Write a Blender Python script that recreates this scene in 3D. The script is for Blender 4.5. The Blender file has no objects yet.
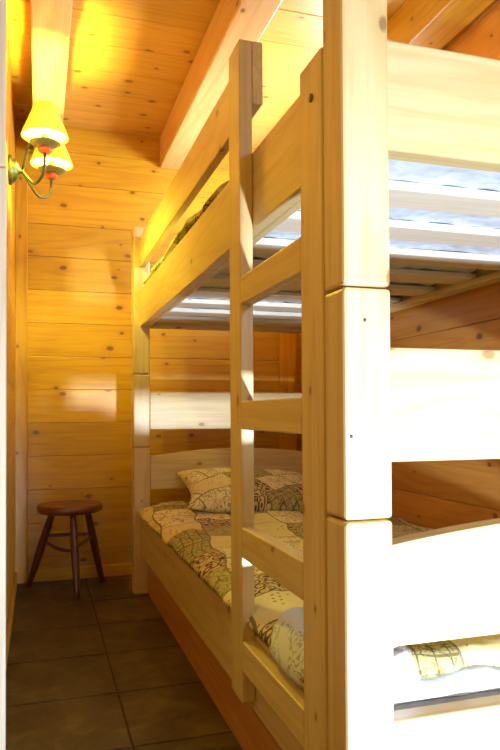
import bpy, bmesh, math, random
from mathutils import Vector, Matrix, noise
random.seed(4)
C = bpy.context.scene.collection
PI = math.pi

# ------------------------------------------------------------------ materials
def new_mat(name):
    m = bpy.data.materials.new(name); m.use_nodes = True
    nt = m.node_tree; nt.nodes.clear()
    o = nt.nodes.new('ShaderNodeOutputMaterial')
    b = nt.nodes.new('ShaderNodeBsdfPrincipled')
    nt.links.new(b.outputs[0], o.inputs[0])
    return m, nt, b, o

def N(nt, typ, **kw):
    n = nt.nodes.new(typ)
    for k, v in kw.items():
        if k.startswith('_'): setattr(n, k[1:], v)
        else: n.inputs[k].default_value = v
    return n

def math_node(nt, op, a, b=None, clamp=False):
    n = nt.nodes.new('ShaderNodeMath'); n.operation = op; n.use_clamp = clamp
    for i, x in enumerate((a, b)):
        if x is None: continue
        if isinstance(x, (int, float)): n.inputs[i].default_value = x
        else: nt.links.new(x, n.inputs[i])
    return n.outputs[0]

def mix(nt, fac, a, b, blend='MIX'):
    n = nt.nodes.new('ShaderNodeMix'); n.data_type = 'RGBA'; n.blend_type = blend
    for sock, x in ((n.inputs[0], fac), (n.inputs[6], a), (n.inputs[7], b)):
        if isinstance(x, (int, float)): sock.default_value = x
        elif isinstance(x, tuple): sock.default_value = (*x[:3], 1)
        else: nt.links.new(x, sock)
    return n.outputs[2]

def ramp(nt, fac, stops, interp='LINEAR'):
    n = nt.nodes.new('ShaderNodeValToRGB'); n.color_ramp.interpolation = interp
    e = n.color_ramp.elements
    while len(e) < len(stops): e.new(0.5)
    for el, (p, c) in zip(e, stops):
        el.position = p; el.color = (c[0], c[1], c[2], 1) if isinstance(c, tuple) else (c, c, c, 1)
    nt.links.new(fac, n.inputs[0])
    return n.outputs[0]

def srgb(r, g, b):
    f = lambda c: (c/255/12.92) if c/255 <= .04045 else ((c/255+.055)/1.055)**2.4
    return (f(r), f(g), f(b))

def pine(name, light, dark, axis, knots=.45, rough=.38, coat=.25, var=.22, knot_scale=1.0, grain=1.0, knot_col=(.16, .06, .02)):
    """varnished softwood with streaky grain, cathedral figure and brown knots; axis = grain direction"""
    m, nt, bsdf, out = new_mat(name)
    L = nt.links.new
    tc = N(nt, 'ShaderNodeTexCoord')
    geo = N(nt, 'ShaderNodeNewGeometry'); oi = N(nt, 'ShaderNodeObjectInfo')
    r1 = math_node(nt, 'MULTIPLY', geo.outputs['Random Per Island'], 37.0)
    r2 = math_node(nt, 'MULTIPLY', oi.outputs['Random'], 23.0)
    off = math_node(nt, 'ADD', r1, r2)
    comb = N(nt, 'ShaderNodeCombineXYZ')
    for i in range(3): L(off, comb.inputs[i])
    add = N(nt, 'ShaderNodeVectorMath', _operation='ADD')
    L(tc.outputs['Object'], add.inputs[0]); L(comb.outputs[0], add.inputs[1])
    def scaled(along, across):
        v = [across]*3; v[axis] = along
        n = N(nt, 'ShaderNodeVectorMath', _operation='MULTIPLY'); L(add.outputs[0], n.inputs[0]); n.inputs[1].default_value = v
        return n.outputs[0]
    def flat(along, across):
        sp_ = N(nt, 'ShaderNodeSeparateXYZ'); L(add.outputs[0], sp_.inputs[0])
        o1, o2 = [i for i in range(3) if i != axis]
        cb_ = N(nt, 'ShaderNodeCombineXYZ')
        L(math_node(nt, 'MULTIPLY', sp_.outputs[axis], along), cb_.inputs[0])
        L(math_node(nt, 'MULTIPLY', math_node(nt, 'ADD', sp_.outputs[o1], sp_.outputs[o2]), across), cb_.inputs[1])
        return cb_.outputs[0]
    fine = N(nt, 'ShaderNodeTexNoise', Scale=1.0, Detail=4.0, Roughness=.6); L(scaled(2.5, 110), fine.inputs['Vector'])
    broad = N(nt, 'ShaderNodeTexNoise', Scale=1.0, Detail=3.0, Roughness=.5, Distortion=.4); L(scaled(.55, 8), broad.inputs['Vector'])
    rings = math_node(nt, 'SINE', math_node(nt, 'MULTIPLY', broad.outputs['Fac'], 55.0))
    rings = math_node(nt, 'MULTIPLY', math_node(nt, 'ADD', rings, 1.0), .5)
    rings = math_node(nt, 'POWER', rings, 2.5)
    g = math_node(nt, 'ADD', math_node(nt, 'MULTIPLY', rings, .30*grain), math_node(nt, 'MULTIPLY', math_node(nt, 'SUBTRACT', fine.outputs['Fac'], .3), .7*grain), True)
    col = mix(nt, g, light, dark)
    # plank to plank tone
    tone = math_node(nt, 'ADD', math_node(nt, 'MULTIPLY', math_node(nt, 'FRACT', off), var), 1-var*.6)
    hs = N(nt, 'ShaderNodeHueSaturation'); L(col, hs.inputs['Color']); L(tone, hs.inputs['Value'])
    col = hs.outputs[0]
    # knots
    wob = N(nt, 'ShaderNodeTexNoise', Scale=9.0, Detail=1.0); L(add.outputs[0], wob.inputs['Vector'])
    kv = N(nt, 'ShaderNodeVectorMath', _operation='ADD'); L(flat(4.2*knot_scale, 6.5*knot_scale), kv.inputs[0])
    wv = N(nt, 'ShaderNodeVectorMath', _operation='SCALE'); L(wob.outputs['Color'], wv.inputs[0]); wv.inputs['Scale'].default_value = .06
    L(wv.outputs[0], kv.inputs[1])
    vor = N(nt, 'ShaderNodeTexVoronoi', Scale=1.0, _voronoi_dimensions='2D'); L(kv.outputs[0], vor.inputs['Vector'])
    sep = N(nt, 'ShaderNodeSeparateColor'); L(vor.outputs['Color'], sep.inputs[0])
    on = math_node(nt, 'LESS_THAN', sep.outputs[0], knots)
    size = math_node(nt, 'ADD', math_node(nt, 'MULTIPLY', math_node(nt, 'POWER', sep.outputs[1], 1.3), .075), .03)
    kd = math_node(nt, 'DIVIDE', vor.outputs['Distance'], size)
    core = ramp(nt, kd, [(0, 1.0), (.55, 1.0), (1.0, 0.0)])
    halo = ramp(nt, math_node(nt, 'MULTIPLY', kd, .4), [(0, 1.0), (.35, .7), (1.0, 0.0)])
    col = mix(nt, math_node(nt, 'MULTIPLY', math_node(nt, 'MULTIPLY', halo, on), .45), col, dark)
    col = mix(nt, math_node(nt, 'MULTIPLY', math_node(nt, 'MULTIPLY', core, on), .85), col, knot_col)
    L(col, bsdf.inputs['Base Color'])
    bsdf.inputs['Roughness'].default_value = rough
    bsdf.inputs['Coat Weight'].default_value = coat; bsdf.inputs['Coat Roughness'].default_value = .25
    bp = N(nt, 'ShaderNodeBump', Strength=.06, Distance=.002); L(fine.outputs['Fac'], bp.inputs['Height']); L(bp.outputs[0], bsdf.inputs['Normal'])
    return m

WL, WD = srgb(216, 166, 34), srgb(184, 120, 24)       # wall panelling
BL, BD = srgb(230, 205, 148), srgb(200, 160, 90)      # bed
M = {}
for a, n in enumerate('xyz'):
    M['wall_'+n] = pine('wall_pine_'+n, WL, WD, a, knots=.85)
    M['bed_'+n] = pine('bed_pine_'+n, BL, BD, a, knots=.22, var=.12, knot_scale=1.3, knot_col=(.30, .15, .06))
M['wall_r'] = pine('right_wall_pine', srgb(236, 172, 84), srgb(208, 130, 50), 1, knots=.8)
M['ceil'] = pine('ceiling_pine', srgb(224, 178, 84), srgb(192, 134, 50), 0, knots=.8)
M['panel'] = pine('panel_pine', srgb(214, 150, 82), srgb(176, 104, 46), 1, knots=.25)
M['beam'] = pine('beam_pine', srgb(238, 198, 132), srgb(206, 150, 80), 1, knots=.3, knot_scale=.8)
M['slat'] = pine('slat_wood', srgb(240, 228, 205), srgb(220, 200, 168), 0, knots=.12, coat=0, rough=.6)
M['casing'] = pine('casing_pine', srgb(236, 222, 196), srgb(206, 184, 150), 2, knots=.2, coat=.1)
M['stool'] = pine('stool_wood', srgb(120, 62, 30), srgb(72, 32, 14), 0, knots=.05, coat=.4)
M['stool_leg'] = pine('stool_leg_wood', srgb(112, 54, 26), srgb(70, 30, 14), 2, knots=.0, coat=.4)

def plain(name, col, rough=.5, metal=0, bump=0, scale=60):
    m, nt, b, o = new_mat(name)
    n = N(nt, 'ShaderNodeTexNoise', Scale=scale, Detail=3.0)
    tc = N(nt, 'ShaderNodeTexCoord'); nt.links.new(tc.outputs['Object'], n.inputs['Vector'])
    c = ramp(nt, n.outputs['Fac'], [(.3, tuple(x*.88 for x in col)), (.7, tuple(min(1, x*1.08) for x in col))])
    nt.links.new(c, b.inputs['Base Color'])
    b.inputs['Roughness'].default_value = rough; b.inputs['Metallic'].default_value = metal
    if bump:
        bp = N(nt, 'ShaderNodeBump', Strength=bump, Distance=.01); nt.links.new(n.outputs['Fac'], bp.inputs['Height']); nt.links.new(bp.outputs[0], b.inputs['Normal'])
    return m
M['sheet'] = plain('white_sheet', srgb(222, 230, 240), .85, 0, .3, 30)
m, nt, b, o = new_mat('pale_flowered_cotton')
tc = N(nt, 'ShaderNodeTexCoord'); v = N(nt, 'ShaderNodeTexNoise', Scale=38.0, Detail=2.0, Distortion=1.0); nt.links.new(tc.outputs['Object'], v.inputs['Vector'])
big = N(nt, 'ShaderNodeTexNoise', Scale=9.0, Detail=1.0); nt.links.new(tc.outputs['Object'], big.inputs['Vector'])
f1 = math_node(nt, 'LESS_THAN', math_node(nt, 'ABSOLUTE', math_node(nt, 'SUBTRACT', v.outputs['Fac'], .52)), .035)
f1 = math_node(nt, 'MULTIPLY', math_node(nt, 'MULTIPLY', f1, math_node(nt, 'GREATER_THAN', big.outputs['Fac'], .5)), .55)
nt.links.new(mix(nt, f1, srgb(226, 232, 240), srgb(120, 112, 120)), b.inputs['Base Color']); b.inputs['Roughness'].default_value = .9
M['blanket'] = m
M['green_metal'] = plain('olive_patina_metal', srgb(74, 78, 40), .4, .5, .1, 80)
M['dish'] = plain('olive_enamel', srgb(128, 126, 62), .35, .1)
M['ball'] = plain('red_painted_wood', srgb(222, 106, 46), .45)
M['sleeve'] = plain('ivory_candle_sleeve', srgb(240, 220, 160), .6)
M['plaster'] = plain('plain_wall', srgb(150, 112, 66), .8)
M['metal'] = plain('screw_steel', srgb(120, 110, 95), .35, .9)

# lampshade: thin yellow fabric that lets light through
m, nt, b, o = new_mat('yellow_shade_fabric')
tr = N(nt, 'ShaderNodeBsdfTranslucent'); df = N(nt, 'ShaderNodeBsdfDiffuse')
tc = N(nt, 'ShaderNodeTexCoord'); w = N(nt, 'ShaderNodeTexNoise', Scale=30.0, Detail=2.0)
mp = N(nt, 'ShaderNodeMapping'); mp.inputs['Scale'].default_value = (4, 4, .3)
nt.links.new(tc.outputs['Object'], mp.inputs[0]); nt.links.new(mp.outputs[0], w.inputs['Vector'])
cc = ramp(nt, w.outputs['Fac'], [(.3, srgb(232, 192, 112)), (.7, srgb(244, 214, 140))])
nt.links.new(cc, tr.inputs[0]); nt.links.new(cc, df.inputs[0])
mx = N(nt, 'ShaderNodeMixShader', Fac=.45); nt.links.new(tr.outputs[0], mx.inputs[1]); nt.links.new(df.outputs[0], mx.inputs[2])
nt.links.new(mx.outputs[0], o.inputs[0]); M['shade'] = m

LAMP_COL = (1.0, .93, .12)
BULB = 2050.0
m, nt, b, o = new_mat('glowing_bulb')
em = N(nt, 'ShaderNodeEmission'); em.inputs[0].default_value = (*LAMP_COL, 1); em.inputs[1].default_value = BULB
nt.links.new(em.outputs[0], o.inputs[0]); M['bulb'] = m

# slate floor tiles: material carries the mottling only (joints are geometry)
m, nt, b, o = new_mat('slate_tile')
tc = N(nt, 'ShaderNodeTexCoord'); geo = N(nt, 'ShaderNodeNewGeometry')
n1 = N(nt, 'ShaderNodeTexNoise', Scale=7.0, Detail=6.0, Roughness=.65, Distortion=.6); nt.links.new(tc.outputs['Object'], n1.inputs['Vector'])
n2 = N(nt, 'ShaderNodeTexNoise', Scale=40.0, Detail=4.0); nt.links.new(tc.outputs['Object'], n2.inputs['Vector'])
c = ramp(nt, n1.outputs['Fac'], [(.25, srgb(40, 32, 24)), (.5, srgb(76, 62, 42)), (.75, srgb(112, 94, 62))])
hs = N(nt, 'ShaderNodeHueSaturation'); nt.links.new(c, hs.inputs['Color'])
nt.links.new(math_node(nt, 'ADD', math_node(nt, 'MULTIPLY', geo.outputs['Random Per Island'], .35), .8), hs.inputs['Value'])
nt.links.new(hs.outputs[0], b.inputs['Base Color']); b.inputs['Roughness'].default_value = .45
bp = N(nt, 'ShaderNodeBump', Strength=.25, Distance=.01)
nt.links.new(math_node(nt, 'ADD', n1.outputs['Fac'], math_node(nt, 'MULTIPLY', n2.outputs['Fac'], .3)), bp.inputs['Height'])
nt.links.new(bp.outputs[0], b.inputs['Normal']); M['tile'] = m
M['grout'] = plain('grout', srgb(70, 58, 42), .9)

def patchwork(name, rot, sc):
    m, nt, b, o = new_mat(name); L = nt.links.new
    tc = N(nt, 'ShaderNodeTexCoord'); mp = N(nt, 'ShaderNodeMapping')
    mp.inputs['Rotation'].default_value = (0, 0, rot); mp.inputs['Scale'].default_value = (sc, sc, sc*.3)
    L(tc.outputs['Object'], mp.inputs[0])
    wob = N(nt, 'ShaderNodeTexNoise', Scale=6.0, Detail=1.0); L(mp.outputs[0], wob.inputs['Vector'])
    wv = N(nt, 'ShaderNodeVectorMath', _operation='SCALE'); L(wob.outputs['Color'], wv.inputs[0]); wv.inputs['Scale'].default_value = .05
    ad = N(nt, 'ShaderNodeVectorMath', _operation='ADD'); L(mp.outputs[0], ad.inputs[0]); L(wv.outputs[0], ad.inputs[1])
    br = N(nt, 'ShaderNodeTexBrick', Scale=1.0)
    br.inputs['Color1'].default_value = (0, 0, 0, 1); br.inputs['Color2'].default_value = (1, 1, 1, 1); br.inputs['Mortar'].default_value = (.5, .5, .5, 1)
    br.inputs['Brick Width'].default_value = .19; br.inputs['Row Height'].default_value = .155; br.inputs['Mortar Size'].default_value = .0035; br.offset = .37; br.squash = 1.35; br.squash_frequency = 3
    L(ad.outputs[0], br.inputs['Vector'])
    rnd = N(nt, 'ShaderNodeSeparateColor'); L(br.outputs['Color'], rnd.inputs[0]); r = rnd.outputs[0]
    cream, olive, tan, sand, brown = srgb(240, 224, 168), srgb(190, 176, 108), srgb(214, 184, 128), srgb(230, 212, 146), srgb(70, 44, 36)
    base = ramp(nt, r, [(0, cream), (.2, olive), (.38, sand), (.55, tan), (.72, cream), (.88, olive)], 'CONSTANT')
    # scroll motif
    v1 = N(nt, 'ShaderNodeTexVoronoi', Scale=30.0); L(ad.outputs[0], v1.inputs['Vector'])
    s1 = math_node(nt, 'SINE', math_node(nt, 'MULTIPLY', v1.outputs['Distance'], 17.0)); s1 = math_node(nt, 'GREATER_THAN', s1, .1)
    # vine motif
    nz = N(nt, 'ShaderNodeTexNoise', Scale=30.0, Detail=2.0, Distortion=1.2); L(ad.outputs[0], nz.inputs['Vector'])
    s2 = math_node(nt, 'LESS_THAN', math_node(nt, 'ABSOLUTE', math_node(nt, 'SUBTRACT', nz.outputs['Fac'], .5)), .03)
    # dots
    v3 = N(nt, 'ShaderNodeTexVoronoi', Scale=42.0); v3.inputs['Randomness'].default_value = .35; L(ad.outputs[0], v3.inputs['Vector'])
    s3 = math_node(nt, 'LESS_THAN', v3.outputs['Distance'], .2)
    k1 = ramp(nt, r, [(0, 0.0), (.55, 1.0), (.72, 0.0)], 'CONSTANT')
    k2 = ramp(nt, r, [(0, 1.0), (.38, 0.0), (.72, 1.0)], 'CONSTANT')
    k3 = ramp(nt, r, [(0, 0.0), (.38, 1.0), (.55, 0.0)], 'CONSTANT')
    col = mix(nt, math_node(nt, 'MULTIPLY', math_node(nt, 'MULTIPLY', s1, k1), .9), base, brown)
    col = mix(nt, math_node(nt, 'MULTIPLY', math_node(nt, 'MULTIPLY', s2, k2), .6), col, brown)
    col = mix(nt, math_node(nt, 'MULTIPLY', math_node(nt, 'MULTIPLY', s3, k3), .65), col, brown)
    ck = N(nt, 'ShaderNodeTexBrick', Scale=1.0); ck.offset = 0
    ck.inputs['Brick Width'].default_value = .035; ck.inputs['Row Height'].default_value = .035; ck.inputs['Mortar Size'].default_value = .0022
    L(ad.outputs[0], ck.inputs['Vector'])
    k4 = ramp(nt, r, [(0, 0.0), (.2, 1.0), (.30, 0.0), (.88, 1.0)], 'CONSTANT')
    col = mix(nt, math_node(nt, 'MULTIPLY', math_node(nt, 'MULTIPLY', ck.outputs['Fac'], k4), .7), col, brown)
    col = mix(nt, math_node(nt, 'MULTIPLY', br.outputs['Fac'], .75), col, brown)
    L(col, b.inputs['Base Color']); b.inputs['Roughness'].default_value = .9
    n5 = N(nt, 'ShaderNodeTexNoise', Scale=25.0, Detail=2.0); L(mp.outputs[0], n5.inputs['Vector'])
    bp = N(nt, 'ShaderNodeBump', Strength=.3, Distance=.012); L(n5.outputs['Fac'], bp.inputs['Height']); L(bp.outputs[0], b.inputs['Normal'])
    return m
M['quilt'] = patchwork('patchwork_cotton', PI/2+.12, 1.0)
M['quilt_small'] = patchwork('patchwork_pillow', -.5, 1.2)

# ------------------------------------------------------------------ mesh helpers
def box(bm, x0, x1, y0, y1, z0, z1):
    v = [bm.verts.new((x, y, z)) for z in (z0, z1) for y in (y0, y1) for x in (x0, x1)]
    for f in ((0, 2, 3, 1), (4, 5, 7, 6), (0, 1, 5, 4), (2, 6, 7, 3), (0, 4, 6, 2), (1, 3, 7, 5)):
        bm.faces.new([v[i] for i in f])
    return v

def obj(name, bm, mat, parent=None, bevel=0, smooth=False, segs=2):
    me = bpy.data.meshes.new(name)
    bmesh.ops.recalc_face_normals(bm, faces=bm.faces[:])
    bm.to_mesh(me); bm.free()
    o = bpy.data.objects.new(name, me); C.objects.link(o)
    me.materials.append(mat)
    if smooth:
        for p in me.polygons: p.use_smooth = True
    if bevel:
        md = o.modifiers.new('bevel', 'BEVEL'); md.width = bevel; md.segments = segs; md.limit_method = 'ANGLE'
    if parent: o.parent = parent
    return o

def boxes(name, mat, parent, lst, bevel=.003, origin=None):
    bm = bmesh.new()
    for b_ in lst: box(bm, *b_)
    return obj(name, bm, mat, parent, bevel)

def tag(o, label=None, cat=None, group=None, kind=None):
    if label: o['label'] = label
    if cat: o['category'] = cat
    if group: o['group'] = group
    if kind: o['kind'] = kind
    return o

def thing(name, label, cat, group=None, loc=(0, 0, 0)):
    o = bpy.data.objects.new(name, None); C.objects.link(o); o.location = loc; o.empty_display_size = .1
    return tag(o, label, cat, group)

def tube(bm, pts, rad, n=10, cap=True):
    rings = []
    pts = [Vector(p) for p in pts]
    for i, p in enumerate(pts):
        t = (pts[min(i+1, len(pts)-1)] - pts[max(i-1, 0)]).normalized()
        a = Vector((0, 0, 1)) if abs(t.z) < .9 else Vector((1, 0, 0))
        if i == 0: u = t.cross(a).normalized()
        else: u = (u - t*u.dot(t)).normalized()
        w_ = t.cross(u)
        r = rad(i/(len(pts)-1)) if callable(rad) else rad
        rings.append([bm.verts.new(p + (u*math.cos(2*PI*k/n) + w_*math.sin(2*PI*k/n))*r) for k in range(n)])
    for a_, b_ in zip(rings, rings[1:]):
        for k in range(n): bm.faces.new((a_[k], a_[(k+1) % n], b_[(k+1) % n], b_[k]))
    if cap: bm.faces.new(rings[0][::-1]); bm.faces.new(rings[-1])

def lathe(bm, prof, n=32, c=(0, 0, 0), axis=2, closed=True, ribs=0, ribamp=0):
    """revolve (radius, height) pairs"""
    rings = []
    for r, h in prof:
        ring = []
        for k in range(n):
            a = 2*PI*k/n; rr = r*(1+ribamp*math.cos(ribs*a)) if ribs else r
            p = [rr*math.cos(a), rr*math.sin(a), h]
            if axis == 0: p = [h, rr*math.cos(a), rr*math.sin(a)]
            ring.append(bm.verts.new((p[0]+c[0], p[1]+c[1], p[2]+c[2])))
        rings.append(ring)
    for a_, b_ in zip(rings, rings[1:]):
        for k in range(n): bm.faces.new((a_[k], a_[(k+1) % n], b_[(k+1) % n], b_[k]))
    if closed: bm.faces.new(rings[0][::-1]); bm.faces.new(rings[-1])

def spline(ctrl, n=10):
    """Catmull-Rom through control points"""
    P = [Vector(c) for c in ctrl]; P = [2*P[0]-P[1]] + P + [2*P[-1]-P[-2]]
    out = []
    for i in range(1, len(P)-2):
        for k in range(n):
            t = k/n; a, b_, c, d = P[i-1:i+3]
            out.append(.5*((2*b_) + (c-a)*t + (2*a-5*b_+4*c-d)*t*t + (3*b_-a-3*c+d)*t**3))
    out.append(P[-2]); return out

# ------------------------------------------------------------------ dimensions (metres; camera stands at x=0, y=0)
XL, XR, YW, YF, H = -.118, 1.46, 3.70, -.80, 2.40
XA, XB = -1.0, 2.2                 # side walls of the hall the photo is taken from
YJ = 1.90                          # where the hall narrows to the bunk room on the left
YP, XP = .78, 1.22                 # unseen partition added on the right to block window light
S = 'structure'
SEAMS = [-.05, .125, .300, .474, .649, .823, .997, 1.172, 1.347, 1.520, 1.698, 1.868, 2.085, 2.262, 2.44]

def st(o, label, cat): return tag(o, label, cat, None, S)

# floor: tiles 36 cm with sunken joints
bm = bmesh.new(); g = .0035
ys = [1.795 + .36*k for k in range(-9, 7)]; xs = [.235 + .36*k for k in range(-4, 7)]
for x in xs:
    for y in ys:
        if y > YW: continue
        x0, x1, y0, y1 = max(x+g, XA), min(x+.36-g, XB), max(y+g, YF), min(y+.36-g, YW)
        if x1 > x0 and y1 > y0: box(bm, x0, x1, y0, y1, -.02, 0)
fl = obj('floor', bm, M['tile'], None, .002)
st(fl, 'dark slate tiled floor of the bunk room', 'floor')
boxes('tile_joints', M['grout'], fl, [(XA-.1, XB+.1, YF-.1, YW+.1, -.08, -.003)], 0)
fl.children[0]['kind'] = S

def planks_back(x0, x1):
    return [(x0, x1, YW, YW+.03, a+.0007, min(b_, H+.05)-.0007) for a, b_ in zip(SEAMS, SEAMS[1:])]
wb = boxes('wall_back', M['wall_x'], None, planks_back(XL-.03, XR+.03), .002)
st(wb, 'knotty horizontal pine boards of the far wall', 'wall')
boxes('backing', M['wall_x'], wb, [(XL-.1, XR+.1, YW+.028, YW+.1, -.05, H+.05)], 0)['kind'] = S
wl = boxes('wall_left', M['wall_y'], None, [(XL-.03, XL, YJ+.02, YW-.001, a+.0007, min(b_, H+.05)-.0007) for a, b_ in zip(SEAMS, SEAMS[1:])], .002)
st(wl, 'narrow sliver of horizontal pine boards on the left wall behind the wall lamp', 'wall')
boxes('backing', M['wall_y'], wl, [(XL-.1, XL-.028, YJ+.03, YW, -.05, H+.05)], 0)['kind'] = S
SR = [-.1, .10, .32, .539, .76, .97, 1.178, 1.39, 1.60, 1.81, 2.02, 2.23, 2.44]
WY0, WY1, WH0, WH1 = 2.60, 3.30, 1.60, 2.02
def cut_y(x0, x1, y0, y1, z0, z1):
    if z1 <= WH0+.002 or z0 >= WH1-.001: return [(x0, x1, y0, y1, z0, z1)]
    out = [(x0, x1, y0, WY0, z0, z1), (x0, x1, WY1, y1, z0, z1)]
    if z0 < WH0: out.append((x0, x1, WY0, WY1, z0, WH0))
    if z1 > WH1: out.append((x0, x1, WY0, WY1, WH1, z1))
    return out
wr = boxes('wall_right', M['wall_r'], None, [q for a, b_ in zip(SR, SR[1:]) for q in cut_y(XR, XR+.03, YP+.02, YW-.001, a+.0007, min(b_, H+.05)-.0007)], .0035)
st(wr, 'orange pine board wall along the right side of the bunk bed', 'wall')
boxes('backing', M['wall_y'], wr, cut_y(XR+.028, XR+.1, YP, YW, -.05, H+.05), 0)['kind'] = S
st(boxes('window_2', M['casing'], None, [(XR+.02, XR+.07, WY0, WY0+.03, WH0, WH1), (XR+.02, XR+.07, WY1-.03, WY1, WH0, WH1), (XR+.02, XR+.07, WY0+.03, WY1-.03, WH0, WH0+.03), (XR+.02, XR+.07, WY0+.03, WY1-.03, WH1-.03, WH1)], .004), 'small window in the right wall above the upper bunk', 'window')

# ceiling boards run across the room, 22 cm wide
cb, y = [], 2.61-.2225*18
while y < YW:
    cb.append((XA-.1, XB+.1, max(y, YF-.1)+.001, min(y+.2225, YW+.03)-.001, H, H+.03)); y += .2225
ce = boxes('ceiling', M['ceil'], None, cb, .0035)
st(ce, 'pine board ceiling between the beams', 'ceiling')
boxes('backing', M['wall_x'], ce, [(XA-.2, XB+.2, YF-.1, YW+.1, H+.028, H+.1)], 0)['kind'] = S

# hall around the camera
boxes('wall_light_block', M['casing'], None, [(XP, XB+.1, YP-.1, YP, -.05, H+.05)], 0)  # added out of view so the ceiling and wall at right stay darker
st(C.objects['wall_light_block'], 'unseen partition added to keep window light off the right side', 'wall')
boxes('wall_hall_left', M['wall_x'], None, [(XA-.1, XA, YF, YJ, -.05, H+.05), (XA, XL-.02, YJ, YJ+.06, -.05, H+.05)], 0)
st(C.objects['wall_hall_left'], 'hall wall left of the doorway', 'wall')
boxes('wall_hall_right', M['wall_y'], None, [(XB, XB+.1, YF, YP, -.05, H+.05)], 0)
st(C.objects['wall_hall_right'], 'hall wall on the right', 'wall')
WX0, WX1, WZ0, WZ1 = .70, 1.50, .03, 2.0
boxes('wall_front', M['wall_x'], None, [(XA, WX0, YF-.1, YF, -.05, H+.05), (WX1, XB, YF-.1, YF, -.05, H+.05), (WX0, WX1, YF-.1, YF, WZ1, H+.05), (WX0, WX1, YF-.1, YF, -.05, WZ0)], 0)
st(C.objects['wall_front'], 'hall wall with the glazed opening behind the viewer', 'wall')
boxes('window_1', M['casing'], None, [(WX0, WX0+.05, YF-.08, YF-.02, WZ0, WZ1), (WX1-.05, WX1, YF-.08, YF-.02, WZ0, WZ1), (WX0+.05, WX1-.05, YF-.08, YF-.02, WZ1-.05, WZ1), (WX0+.05, WX1-.05, YF-.08, YF-.02, WZ0, WZ0+.03)], .004)
st(C.objects['window_1'], 'frame of the tall window that lets daylight in', 'window')

# trims
st(boxes('trim_1', M['casing'], None, [(XL-.06, -.082, YJ-.03, YJ-.002, 0, 1.515), (XL-.06, -.084, YJ-.03, YJ-.002, 1.518, H-.001)], .004), 'pale door casing at the left edge of the picture', 'trim')
st(boxes('trim_2', M['wall_z'], None, [(XL, -.058, YW-.022, YW-.001, 0, H-.001)], .003), 'upright pine corner board left of the stool', 'trim')
st(boxes('trim_3', M['wall_z'], None, [(1.328, 1.43, YW-.022, YW-.001, 0, H-.001)], .003), 'upright pine corner board behind the far end of the bunk bed', 'trim')
st(boxes('baseboard_back', M['wall_x'], None, [(-.057, XR-.14, YW-.014, YW-.001, 0, .062)], .004), 'low pine baseboard under the far wall', 'baseboard')
st(boxes('baseboard_left', M['wall_y'], None, [(XL, XL+.013, YJ+.07, YW-.023, 0, .062)], .004), 'low pine baseboard along the left wall', 'baseboard')

# ceiling beams
for x0, x1, lab in ((-.028, .105, 'pale square ceiling beam directly above the lit wall lamp'),
                    (.635, .767, 'ceiling beam running above the top bunk, lit white from below'),
                    (1.298, 1.44, 'darker ceiling beam above the right side of the bunk bed')):
    b_ = boxes('ceiling_beam', M['beam' if x0 < 1 else 'wall_y'], None, [(x0, x1, -.79 if x0 < 1 else YP+.01, YW-.001, 2.226, H-.001)], .006)
    tag(b_, lab, 'beam', 'ceiling beams', S)

# ------------------------------------------------------------------ bunk bed
X1, X2, XRL, XRI = .4347, .5137, .4663, .494      # post outer/inner, rail outer/inner
Y0, Y0b, Y3, Y3b = .92, .996, 3.2785, 3.3545
XQ1, XQ2 = 1.374, 1.450                            # right-hand posts
bed = thing('bunk_bed', 'tall light pine bunk bed with ladder filling the right side of the room', 'bunk bed', None, (.94, 2.14, 0))
def part(name, mat, lst, bevel=.004, parent=bed):
    o = boxes(name, mat, None, lst, bevel)
    o.parent = parent
    o.matrix_parent_inverse = Matrix.Translation(-parent.location) if parent is bed else Matrix()
    return o
for px in (X1, XQ1):
    for py in (Y0, Y3):
        w_ = .079 if px < 1 else .076
        segs_ = [(0, .7047), (.7077, 1.0577), (1.0607, 1.7766)]
        part('post', M['bed_z'], [(px, px+w_, py, py+.076, a, b_) for a, b_ in segs_], .006)
# little steel screws on the posts' stacked blocks (seen as dark dots)
for (x, y, z) in ((.4347+.034, Y0-.0005, 1.008), (.4347+.010, Y0-.0005, .833)):
    bm = bmesh.new(); bmesh.ops.create_uvsphere(bm, u_segments=10, v_segments=6, radius=.0028, matrix=Matrix.Translation((x, y, z)))
    o = obj('screw', bm, M['metal'], None, 0, True); o.parent = bed; o.matrix_parent_inverse = Matrix.Translation(-bed.location)

def rails(x0, x1):
    part('side_rail', M['bed_y'], [(x0, x1, Y0b+.001, Y3-.001, 1.289, 1.4665)])
    part('side_rail', M['bed_y'], [(x0, x1, Y0b+.001, Y3-.001, .19, .367)])
rails(XRL, XRI); rails(1.398, 1.426)
YU0, YU1 = 1.4652, 1.5552
part('guard_rail', M['bed_y'], [(XRL, XRI, YU0+.004, Y3-.001, 1.580, 1.7266)])
# end boards (front and far end); lowest but one has an arched top edge
def arched(y0, y1, z0, z1, rise):
    bm = bmesh.new(); n = 24; f, k = [], []
    for side, y in ((f, y0), (k, y1)):
        for i in range(n+1):
            t = i/n; x = X2+.001 + (XQ1-X2-.002)*t
            side.append((bm.verts.new((x, y, z0)), bm.verts.new((x, y, z1 + rise*math.sin(PI*t)**.9))))
    for i in range(n):
        bm.faces.new((f[i][0], f[i+1][0], f[i+1][1], f[i][1])); bm.faces.new((k[i][0], k[i][1], k[i+1][1], k[i+1][0]))
        bm.faces.new((f[i][1], f[i+1][1], k[i+1][1], k[i][1])); bm.faces.new((f[i][0], k[i][0], k[i+1][0], f[i+1][0]))
    for i in (0, n): bm.faces.new((f[i][0], f[i][1], k[i][1], k[i][0]))
    o = obj('headboard', bm, M['bed_x'], None, .003)
    o.parent = bed; o.matrix_parent_inverse = Matrix.Translation(-bed.location)
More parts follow.
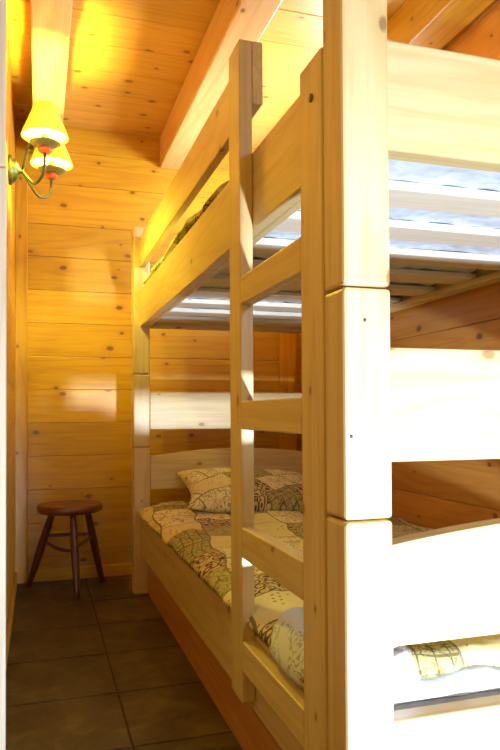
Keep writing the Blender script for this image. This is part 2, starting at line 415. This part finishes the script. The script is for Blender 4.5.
for y0, y1 in ((.955, .9955), (Y3+.010, Y3+.045)):
    part('end_board', M['bed_x'], [(X2+.001, XQ1-.001, y0, y1, 1.287, 1.465)])
    part('end_board', M['bed_x'], [(X2+.001, XQ1-.001, y0, y1, .790, .972)])
    arched(y0, y1, .500, .657, .035)
    part('end_board', M['bed_x'], [(X2+.001, XQ1-.001, y0, y1, .205, .3835)])
# base panels down to the floor, set back under the rails
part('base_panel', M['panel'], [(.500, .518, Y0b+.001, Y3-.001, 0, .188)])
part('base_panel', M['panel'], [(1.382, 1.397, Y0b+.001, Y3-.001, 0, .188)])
part('bed_base', M['slat'], [(.500, 1.392, Y0b+.01, Y3-.01, .190, .208)])
part('slat_cleat', M['bed_y'], [(XRI+.0005, .516, Y0b+.01, Y3-.01, 1.290, 1.3115)])
part('slat_cleat', M['bed_y'], [(1.376, 1.3975, Y0b+.01, Y3-.01, 1.290, 1.3115)])
y = 1.19
while y < 3.2:
    part('slat', M['slat'], [(XRI+.002, 1.396, y, y+.11, 1.312, 1.3305)], .003); y += .245
# ladder
def upright(y0, y1, z1):
    part('ladder_upright', M['bed_z'], [(X1, XRL-.0005, y0, y1, .218, z1)], .003)
upright(YU0, YU1, 1.724); upright(1.000, 1.095, 1.462)
for zt, zb in ((1.177, 1.1145), (.8959, .8315), (.6116, .5437), (.3575, .290)):
    part('ladder_rung', M['bed_y'], [(X1, XRL-.0005, 1.0955, YU0-.0005, zb, zt)], .003)
for z in (1.395,):
    bm = bmesh.new(); lathe(bm, [(.0001, -.002), (.007, -.002), (.007, .0005), (.0001, .0005)], 16, (X1-.0006, 1.04, z), 0)
    o = obj('bolt', bm, M['metal'], None, 0, True); o.parent = bed; o.matrix_parent_inverse = Matrix.Translation(-bed.location)

# ------------------------------------------------------------------ bedding
def fbm(x, y, s=1.0, seed=0.0):
    return noise.noise((x*s+seed, y*s-seed, seed*.37)) + .5*noise.noise((x*s*2.1+seed, y*s*2.1, 3.1+seed))
def soft_box(name, x0, x1, y0, y1, z0, z1, mat, nx, ny, nz, r, amp, scale, seed):
    """rounded cushion-like block with wrinkles"""
    bm = bmesh.new(); bmesh.ops.create_cube(bm, size=2)
    bmesh.ops.subdivide_edges(bm, edges=bm.edges[:], cuts=max(nx, ny, nz), use_grid_fill=True)
    c = Vector(((x0+x1)/2, (y0+y1)/2, (z0+z1)/2)); h = Vector(((x1-x0)/2, (y1-y0)/2, (z1-z0)/2))
    for v in bm.verts:
        p = Vector((v.co.x*h.x, v.co.y*h.y, v.co.z*h.z))
        q = Vector([max(-(h[i]-r), min(h[i]-r, p[i])) for i in range(3)])
        d = p-q
        p = q + d.normalized()*r if d.length > 1e-6 else p
        w_ = c+p
        w_ += (d.normalized() if d.length > 1e-6 else Vector((0, 0, 0)))*amp*noise.noise(w_*scale+Vector((seed, 0, 0)))
        v.co = w_
    return obj(name, bm, mat, None, 0, True)
lm = soft_box('mattress', .500, 1.390, 1.004, 3.262, .210, .395, M['sheet'], 20, 20, 20, .03, .004, 14, 1.0)
tag(lm, 'white sheeted mattress on the lower bunk', 'mattress')
um = soft_box('mattress', .500, 1.390, 1.004, 3.262, 1.334, 1.462, M['sheet'], 56, 56, 20, .03, .014, 26, 5.0)
tag(um, 'white sheeted mattress seen through the slats of the upper bunk', 'mattress')

def quilt(name, x0, x1, y0, y1, ztop, zl, xl, lump, seed, nx=56, ny=110, bunch=None):
    """quilt lying on a mattress with the left edge rolled over the rail"""
    bm = bmesh.new(); grid = []
    for j in range(ny+1):
        y = y0+(y1-y0)*j/ny; row = []
        for i in range(nx+1):
            s = i/nx
            if s < .14:                                     # rolled edge, a quarter round
                a = s/.14*PI/2; k = 1-math.sin(a)
                x = xl + (x0+.06-xl)*(1-math.cos(a)); z = zl + (ztop-zl)*math.sin(a)
                x += .006*fbm(y, s, 9, seed)
                z += (.012*fbm(x, y, 6, seed))*(s/.14) + .010*fbm(y, 0, 5, seed+3)*(1-s/.14)
            else:
                x = x0+.06 + (x1-x0-.06)*(s-.14)/.86
                z = ztop + lump*fbm(x, y, 5, seed) + .3*lump*fbm(x, y, 14, seed+2)
            if bunch: z += bunch(x, y)
            e_ = (y-y0)/.05
            if e_ < 1: z -= .030*(1-math.sqrt(max(0, 1-(1-e_)**2)))
            row.append(bm.verts.new((x, y + .012*fbm(x, y, 4, seed+7)*(1 if j in (0, ny) else 0), z)))
        grid.append(row)
    for a, b_ in zip(grid, grid[1:]):
        for i in range(nx): bm.faces.new((a[i], a[i+1], b_[i+1], b_[i]))
    o = obj(name, bm, M['quilt'], None, 0, True)
    md = o.modifiers.new('thick', 'SOLIDIFY'); md.thickness = .022; md.offset = -1
    return o
q1 = quilt('quilt', .50, 1.385, 1.045, 3.255, .436, .392, .447, .012, 2.0)
tag(q1, 'patchwork quilt in cream, olive and brown spread over the lower bunk', 'quilt')
q2 = quilt('quilt', .505, 1.385, 1.80, 3.20, 1.535, 1.482, .472, .014, 8.0, bunch=lambda x, y: .022*math.exp(-((y-2.35)/.25)**2)+.010*math.exp(-((y-2.9)/.15)**2))
tag(q2, 'patchwork quilt peeping over the side rail of the upper bunk', 'quilt')

# white sheet at the foot of the lower bunk
bm = bmesh.new(); nx, ny = 80, 14; grid = []
for j in range(ny+1):
    t = j/ny; row = []
    for i in range(nx+1):
        x = .515 + .86*i/nx; y = 1.003 + .10*t
        z = .400 + .010*math.sin(PI*t)*(.6+abs(math.sin(x*11+y*30+2*fbm(x, y, 6, 4)))) + .003*fbm(x, y, 14, 3) - .012*(1-t)**6
        row.append(bm.verts.new((x, y, z)))
    grid.append(row)
for a, b_ in zip(grid, grid[1:]):
    for i in range(nx): bm.faces.new((a[i], a[i+1], b_[i+1], b_[i]))
sh = obj('sheet', bm, M['sheet'], None, 0, True)
md = sh.modifiers.new('thick', 'SOLIDIFY'); md.thickness = .004
tag(sh, 'wrinkled white sheet edge showing below the quilt at the near foot of the lower bunk', 'sheet')

# bunched pale blanket corner beside the ladder
bm = bmesh.new(); nr, na = 26, 72; rings = []
for j in range(nr+1):
    r = j/nr; ring = []
    for k in range(na):
        a = 2*PI*k/na; ca, sa = math.cos(a), math.sin(a)
        p = (abs(ca)**2.6 + abs(sa)**2.6)**(-1/2.6)
        x = .548 + r*p*ca*(.108 if ca < 0 else .125); y = 1.215 + r*p*sa*(.205 if sa < 0 else .19)
        prof = max(0, 1-r**2.4)**.55
        fold = abs(math.sin(7*math.atan2(y-.98, x-.46)*2.2 + 1.5*fbm(x, y, 7, 5)))
        z = .405 + .062*prof + (.013*fold + .006*fbm(x, y, 16, 6))*prof*min(1, r*4) - (.016*max(0, -ca) if r > .8 else 0)*(r-.8)/.2
        ring.append(bm.verts.new((x, y, z)))
    rings.append(ring)
for a, b_ in zip(rings[1:], rings[2:]):
    for k in range(na): bm.faces.new((a[k], a[(k+1) % na], b_[(k+1) % na], b_[k]))
c0 = rings[0][0]
for v in rings[0][1:]: bm.verts.remove(v)
for k in range(na): bm.faces.new((c0, rings[1][k], rings[1][(k+1) % na]))
low = [bm.verts.new((v.co.x*.97+.548*.03, v.co.y*.97+1.215*.03, v.co.z-.012)) for v in rings[-1]]
for k in range(na): bm.faces.new((rings[-1][k], rings[-1][(k+1) % na], low[(k+1) % na], low[k]))
bm.faces.new(low)
bl = obj('blanket', bm, M['blanket'], None, 0, True)
tag(bl, 'bunched pale bluish white blanket corner beside the ladder on the lower bunk', 'blanket')

# pillow
bm = bmesh.new(); bmesh.ops.create_grid(bm, x_segments=40, y_segments=28, size=1)
top = bm.verts[:]
geo_ = bmesh.ops.duplicate(bm, geom=bm.verts[:]+bm.edges[:]+bm.faces[:])
bot = [v for v in geo_['geom'] if isinstance(v, bmesh.types.BMVert)]
def pil(v, sgn):
    a, b_ = v.co.x, v.co.y
    e = max(0, (1-abs(a)**3.0))*max(0, (1-abs(b_)**3.0))
    pin = 1-.10*(1-abs(b_)**2)*abs(a)**6 - 0.0
    x = a*.345*(1-.05*(1-abs(b_))*abs(a)**8); y = b_*.235*(1-.06*(1-abs(a))*abs(b_)**8)
    z = sgn*.066*e**.55 + (.008*fbm(a, b_, 2.5, 9) + .004*fbm(a, b_, 7, 2))*e
    v.co = (x*pin, y, z)
for v in top: pil(v, 1)
for v in bot: pil(v, -1)
bmesh.ops.remove_doubles(bm, verts=bm.verts[:], dist=.0008)
pl = obj('pillow', bm, M['quilt_small'], None, 0, True)
pl.location = (.955, 3.02, .507); pl.rotation_euler = (math.radians(14), math.radians(3), math.radians(-4))
md = pl.modifiers.new('sub', 'SUBSURF'); md.levels = 1; md.render_levels = 1
tag(pl, 'plump patchwork pillow leaning at the head of the lower bunk', 'pillow')

# ------------------------------------------------------------------ stool
stool = thing('stool', 'low dark brown wooden stool with splayed legs against the far wall', 'stool', None, (.145, 3.45, 0))
sx, sy, sz = .145, 3.45, .428
def sp(o): o.parent = stool; o.matrix_parent_inverse = Matrix.Translation(-stool.location); return o
bm = bmesh.new(); R = .157
lathe(bm, [(.001, -.034), (R-.03, -.040), (R-.010, -.038), (R-.002, -.032), (R, -.012), (R-.003, -.003), (R-.012, .0005), (R-.03, .001), (.08, -.003), (.001, -.005)], 48, (sx, sy, sz))
sp(obj('seat', bm, M['stool'], None, 0, True))
feet = [(.172, 3.278), (-.050, 3.600), (.312, 3.592)]
tops = [(.155, 3.375), (.068, 3.505), (.228, 3.505)]
leg_line = []
for (fx, fy), (tx, ty) in zip(feet, tops):
    bm = bmesh.new(); a, b_ = Vector((fx, fy, .004)), Vector((tx, ty, sz-.030))
    pts = [a.lerp(b_, i/12) for i in range(13)]
    tube(bm, pts, lambda t: .0115+.0075*math.sin(PI*min(1, t*.95+.02))+.002*t, 14)
    sp(obj('leg', bm, M['stool_leg'], None, 0, True)); leg_line.append((a, b_))
def on(i, z): a, b_ = leg_line[i]; return a.lerp(b_, (z-a.z)/(b_.z-a.z))
for i, k, z0_, z1_, sag in ((1, 0, .235, .215, -.012), (1, 2, .262, .262, 0), (2, 0, .250, .225, 0)):
    a, b_ = on(i, z0_), on(k, z1_); mid = (a+b_)/2 + Vector((0, 0, sag))
    bm = bmesh.new(); tube(bm, spline([a, mid, b_], 8), lambda t: .006+.0035*math.sin(PI*t), 10)
    sp(obj('stretcher', bm, M['stool_leg'], None, 0, True))

# ------------------------------------------------------------------ wall lamp
LX, LY, LZ = XL, 2.86, 1.848
lamp = thing('wall_lamp', 'lit two-armed wall lamp with yellow fabric shades on the left wall', 'lamp', None, (LX, LY, LZ))
def lp(o, parent=lamp):
    o.parent = parent; o.matrix_parent_inverse = Matrix.Translation(-lamp.location) if parent is lamp else Matrix(); return o
bm = bmesh.new()
lathe(bm, [(.056, .0005), (.059, .005), (.057, .012), (.048, .016), (.046, .021), (.038, .030), (.026, .037), (.013, .041), (.010, .046), (.010, .056), (.004, .060)], 32, (LX, LY, LZ), 0)
lp(obj('back_plate', bm, M['green_metal'], None, 0, True))
hub = Vector((LX+.052, LY, LZ))
for k, (ax, ay, zr) in enumerate(((.021, 2.68, 1.925), (.050, 2.96, 1.922))):
    zb = zr-.058                       # where the arm meets the wooden ball
    e = Vector((ax, ay, zb)); d = (e-hub)
    c1 = hub + Vector((d.x*.18, d.y*.18, -.030)); c2 = hub + Vector((d.x*.55, d.y*.55, -.078)); c3 = hub + Vector((d.x*.92, d.y*.92, -.055))
    bm = bmesh.new(); tube(bm, spline([hub, c1, c2, c3, e], 9), .0058, 10)
    # decorative curl rising from the hub
    if k == 0:
        tube(bm, spline([hub, hub+Vector((.010, -.035, .030)), hub+Vector((.024, -.075, .078)), hub+Vector((.040, -.100, .110)), hub+Vector((.058, -.108, .108))], 7), lambda t: .0052-.0015*t, 8)
    else:
        tube(bm, spline([hub, hub+Vector((.006, .020, .034)), hub+Vector((.014, .045, .080)), hub+Vector((.026, .062, .112)), hub+Vector((.044, .066, .108))], 7), lambda t: .0052-.0015*t, 8)
    arm = lp(obj('arm', bm, M['green_metal'], None, 0, True))
    bm = bmesh.new(); lathe(bm, [(.006, -.012), (.021, -.009), (.026, 0), (.021, .010), (.008, .013)], 40, (ax, ay, zb+.010), ribs=8, ribamp=.07)
    o_ = lp(obj('wooden_ball', bm, M['ball'], None, 0, True), arm); o_['label'] = 'orange red ribbed ball'
    bm = bmesh.new(); lathe(bm, [(.008, 0), (.040, .004), (.056, .013), (.058, .016), (.054, .016), (.038, .009), (.008, .006)], 40, (ax, ay, zb+.021))
    lp(obj('drip_dish', bm, M['dish'], None, 0, True), arm)
    bm = bmesh.new(); lathe(bm, [(.013, 0), (.013, .060), (.009, .062), (.004, .062)], 20, (ax, ay, zb+.0285))
    lp(obj('candle_sleeve', bm, M['sleeve'], None, 0, True), arm)
    bm = bmesh.new(); lathe(bm, [(.006, 0), (.014, .010), (.019, .024), (.016, .038), (.004, .046)], 20, (ax, ay, zb+.091))
    lp(obj('bulb', bm, M['bulb'], None, 0, True), arm)
    # shade: open truncated cone, thin wall
    bm = bmesh.new(); r0, r1, hh = .0885, .042, .124
    prof = [(r0, 0), (r0-.006, .018), (r1+.008, .095), (r1, hh), (r1-.0012, hh), (r1+.0068, .095), (r0-.0072, .018), (r0-.0012, 0), (r0, 0)]
    lathe(bm, prof, 48, (ax, ay, zr), closed=False)
    bmesh.ops.remove_doubles(bm, verts=bm.verts[:], dist=1e-5)
    o_ = lp(obj('lamp_shade', bm, M['shade'], None, 0, True), arm); o_['label'] = 'yellow pleated fabric shade'

# ------------------------------------------------------------------ light
def area(name, loc, rot, sx_, sy_, power, col):
    l = bpy.data.lights.new(name, 'AREA'); l.shape = 'RECTANGLE'; l.size = sx_; l.size_y = sy_; l.energy = power; l.color = col
    o = bpy.data.objects.new(name, l); C.objects.link(o); o.location = loc; o.rotation_euler = rot; return o
R = math.radians
# daylight through the tall window behind the viewer; added small low light stands in for the sun patch on the floor
area('window_daylight', ((WX0+WX1)/2, YF-.10, .55), (R(94), 0, 0),     .70, .9, 2, (.68, .79, 1))
area('floor_sun_bounce', (.82, YF-.09, .125), (R(99), 0, 0), .11, .07, 47, (.66, .80, 1)).data.spread = R(88)
area('sky_daylight', (1.22, YF-.10, 1.82), (R(66), 0, 0), .5, .25, 10, (.66, .79, 1))
# window in the right wall above the upper mattress: light thrown up from the snow outside
area('upper_window_daylight', (XR+.09, (WY0+WY1)/2, (WH0+WH1)/2), (0, R(90+35), 0), WH1-WH0-.04, WY1-WY0-.04, 42, (.78, .88, 1))
# added warm fill light in the hall, no fixture, brightens the bed's left faces
hl = bpy.data.lights.new('hall_fill', 'POINT'); hl.energy = 13; hl.color = (1, .84, .30); hl.shadow_soft_size = .12
ho = bpy.data.objects.new('hall_fill', hl); C.objects.link(ho); ho.location = (-.70, .35, 1.75)
w = bpy.data.worlds.new('World'); bpy.context.scene.world = w; w.use_nodes = True
w.node_tree.nodes['Background'].inputs[0].default_value = (.8, .9, 1, 1); w.node_tree.nodes['Background'].inputs[1].default_value = .5

# ------------------------------------------------------------------ camera
f_, yaw, pit, rol, shy, ch = 676.84, R(17.307), R(1.1404), R(-.3153), 24.377, .8691
r_ = Vector((math.cos(yaw), -math.sin(yaw), 0)); fh = Vector((math.sin(yaw), math.cos(yaw), 0)); zz = Vector((0, 0, 1))
F_ = fh*math.cos(pit) + zz*math.sin(pit); U_ = -fh*math.sin(pit) + zz*math.cos(pit)
c_, s_ = math.cos(rol), math.sin(rol)
R2, U2 = r_*c_ + U_*s_, -r_*s_ + U_*c_
cam = bpy.data.cameras.new('camera'); co = bpy.data.objects.new('camera', cam); C.objects.link(co)
mt = Matrix(((R2.x, U2.x, -F_.x, 0), (R2.y, U2.y, -F_.y, 0), (R2.z, U2.z, -F_.z, ch), (0, 0, 0, 1)))
co.matrix_world = mt
cam.sensor_fit = 'VERTICAL'; cam.sensor_height = 36; cam.lens = f_/750*36; cam.shift_y = shy/750
cam.clip_start = .02
sc = bpy.context.scene; sc.camera = co
vs = sc.view_settings; vs.view_transform = 'Standard'; vs.look = 'None'; vs.gamma = 1; vs.use_curve_mapping = False; vs.exposure = 0.0
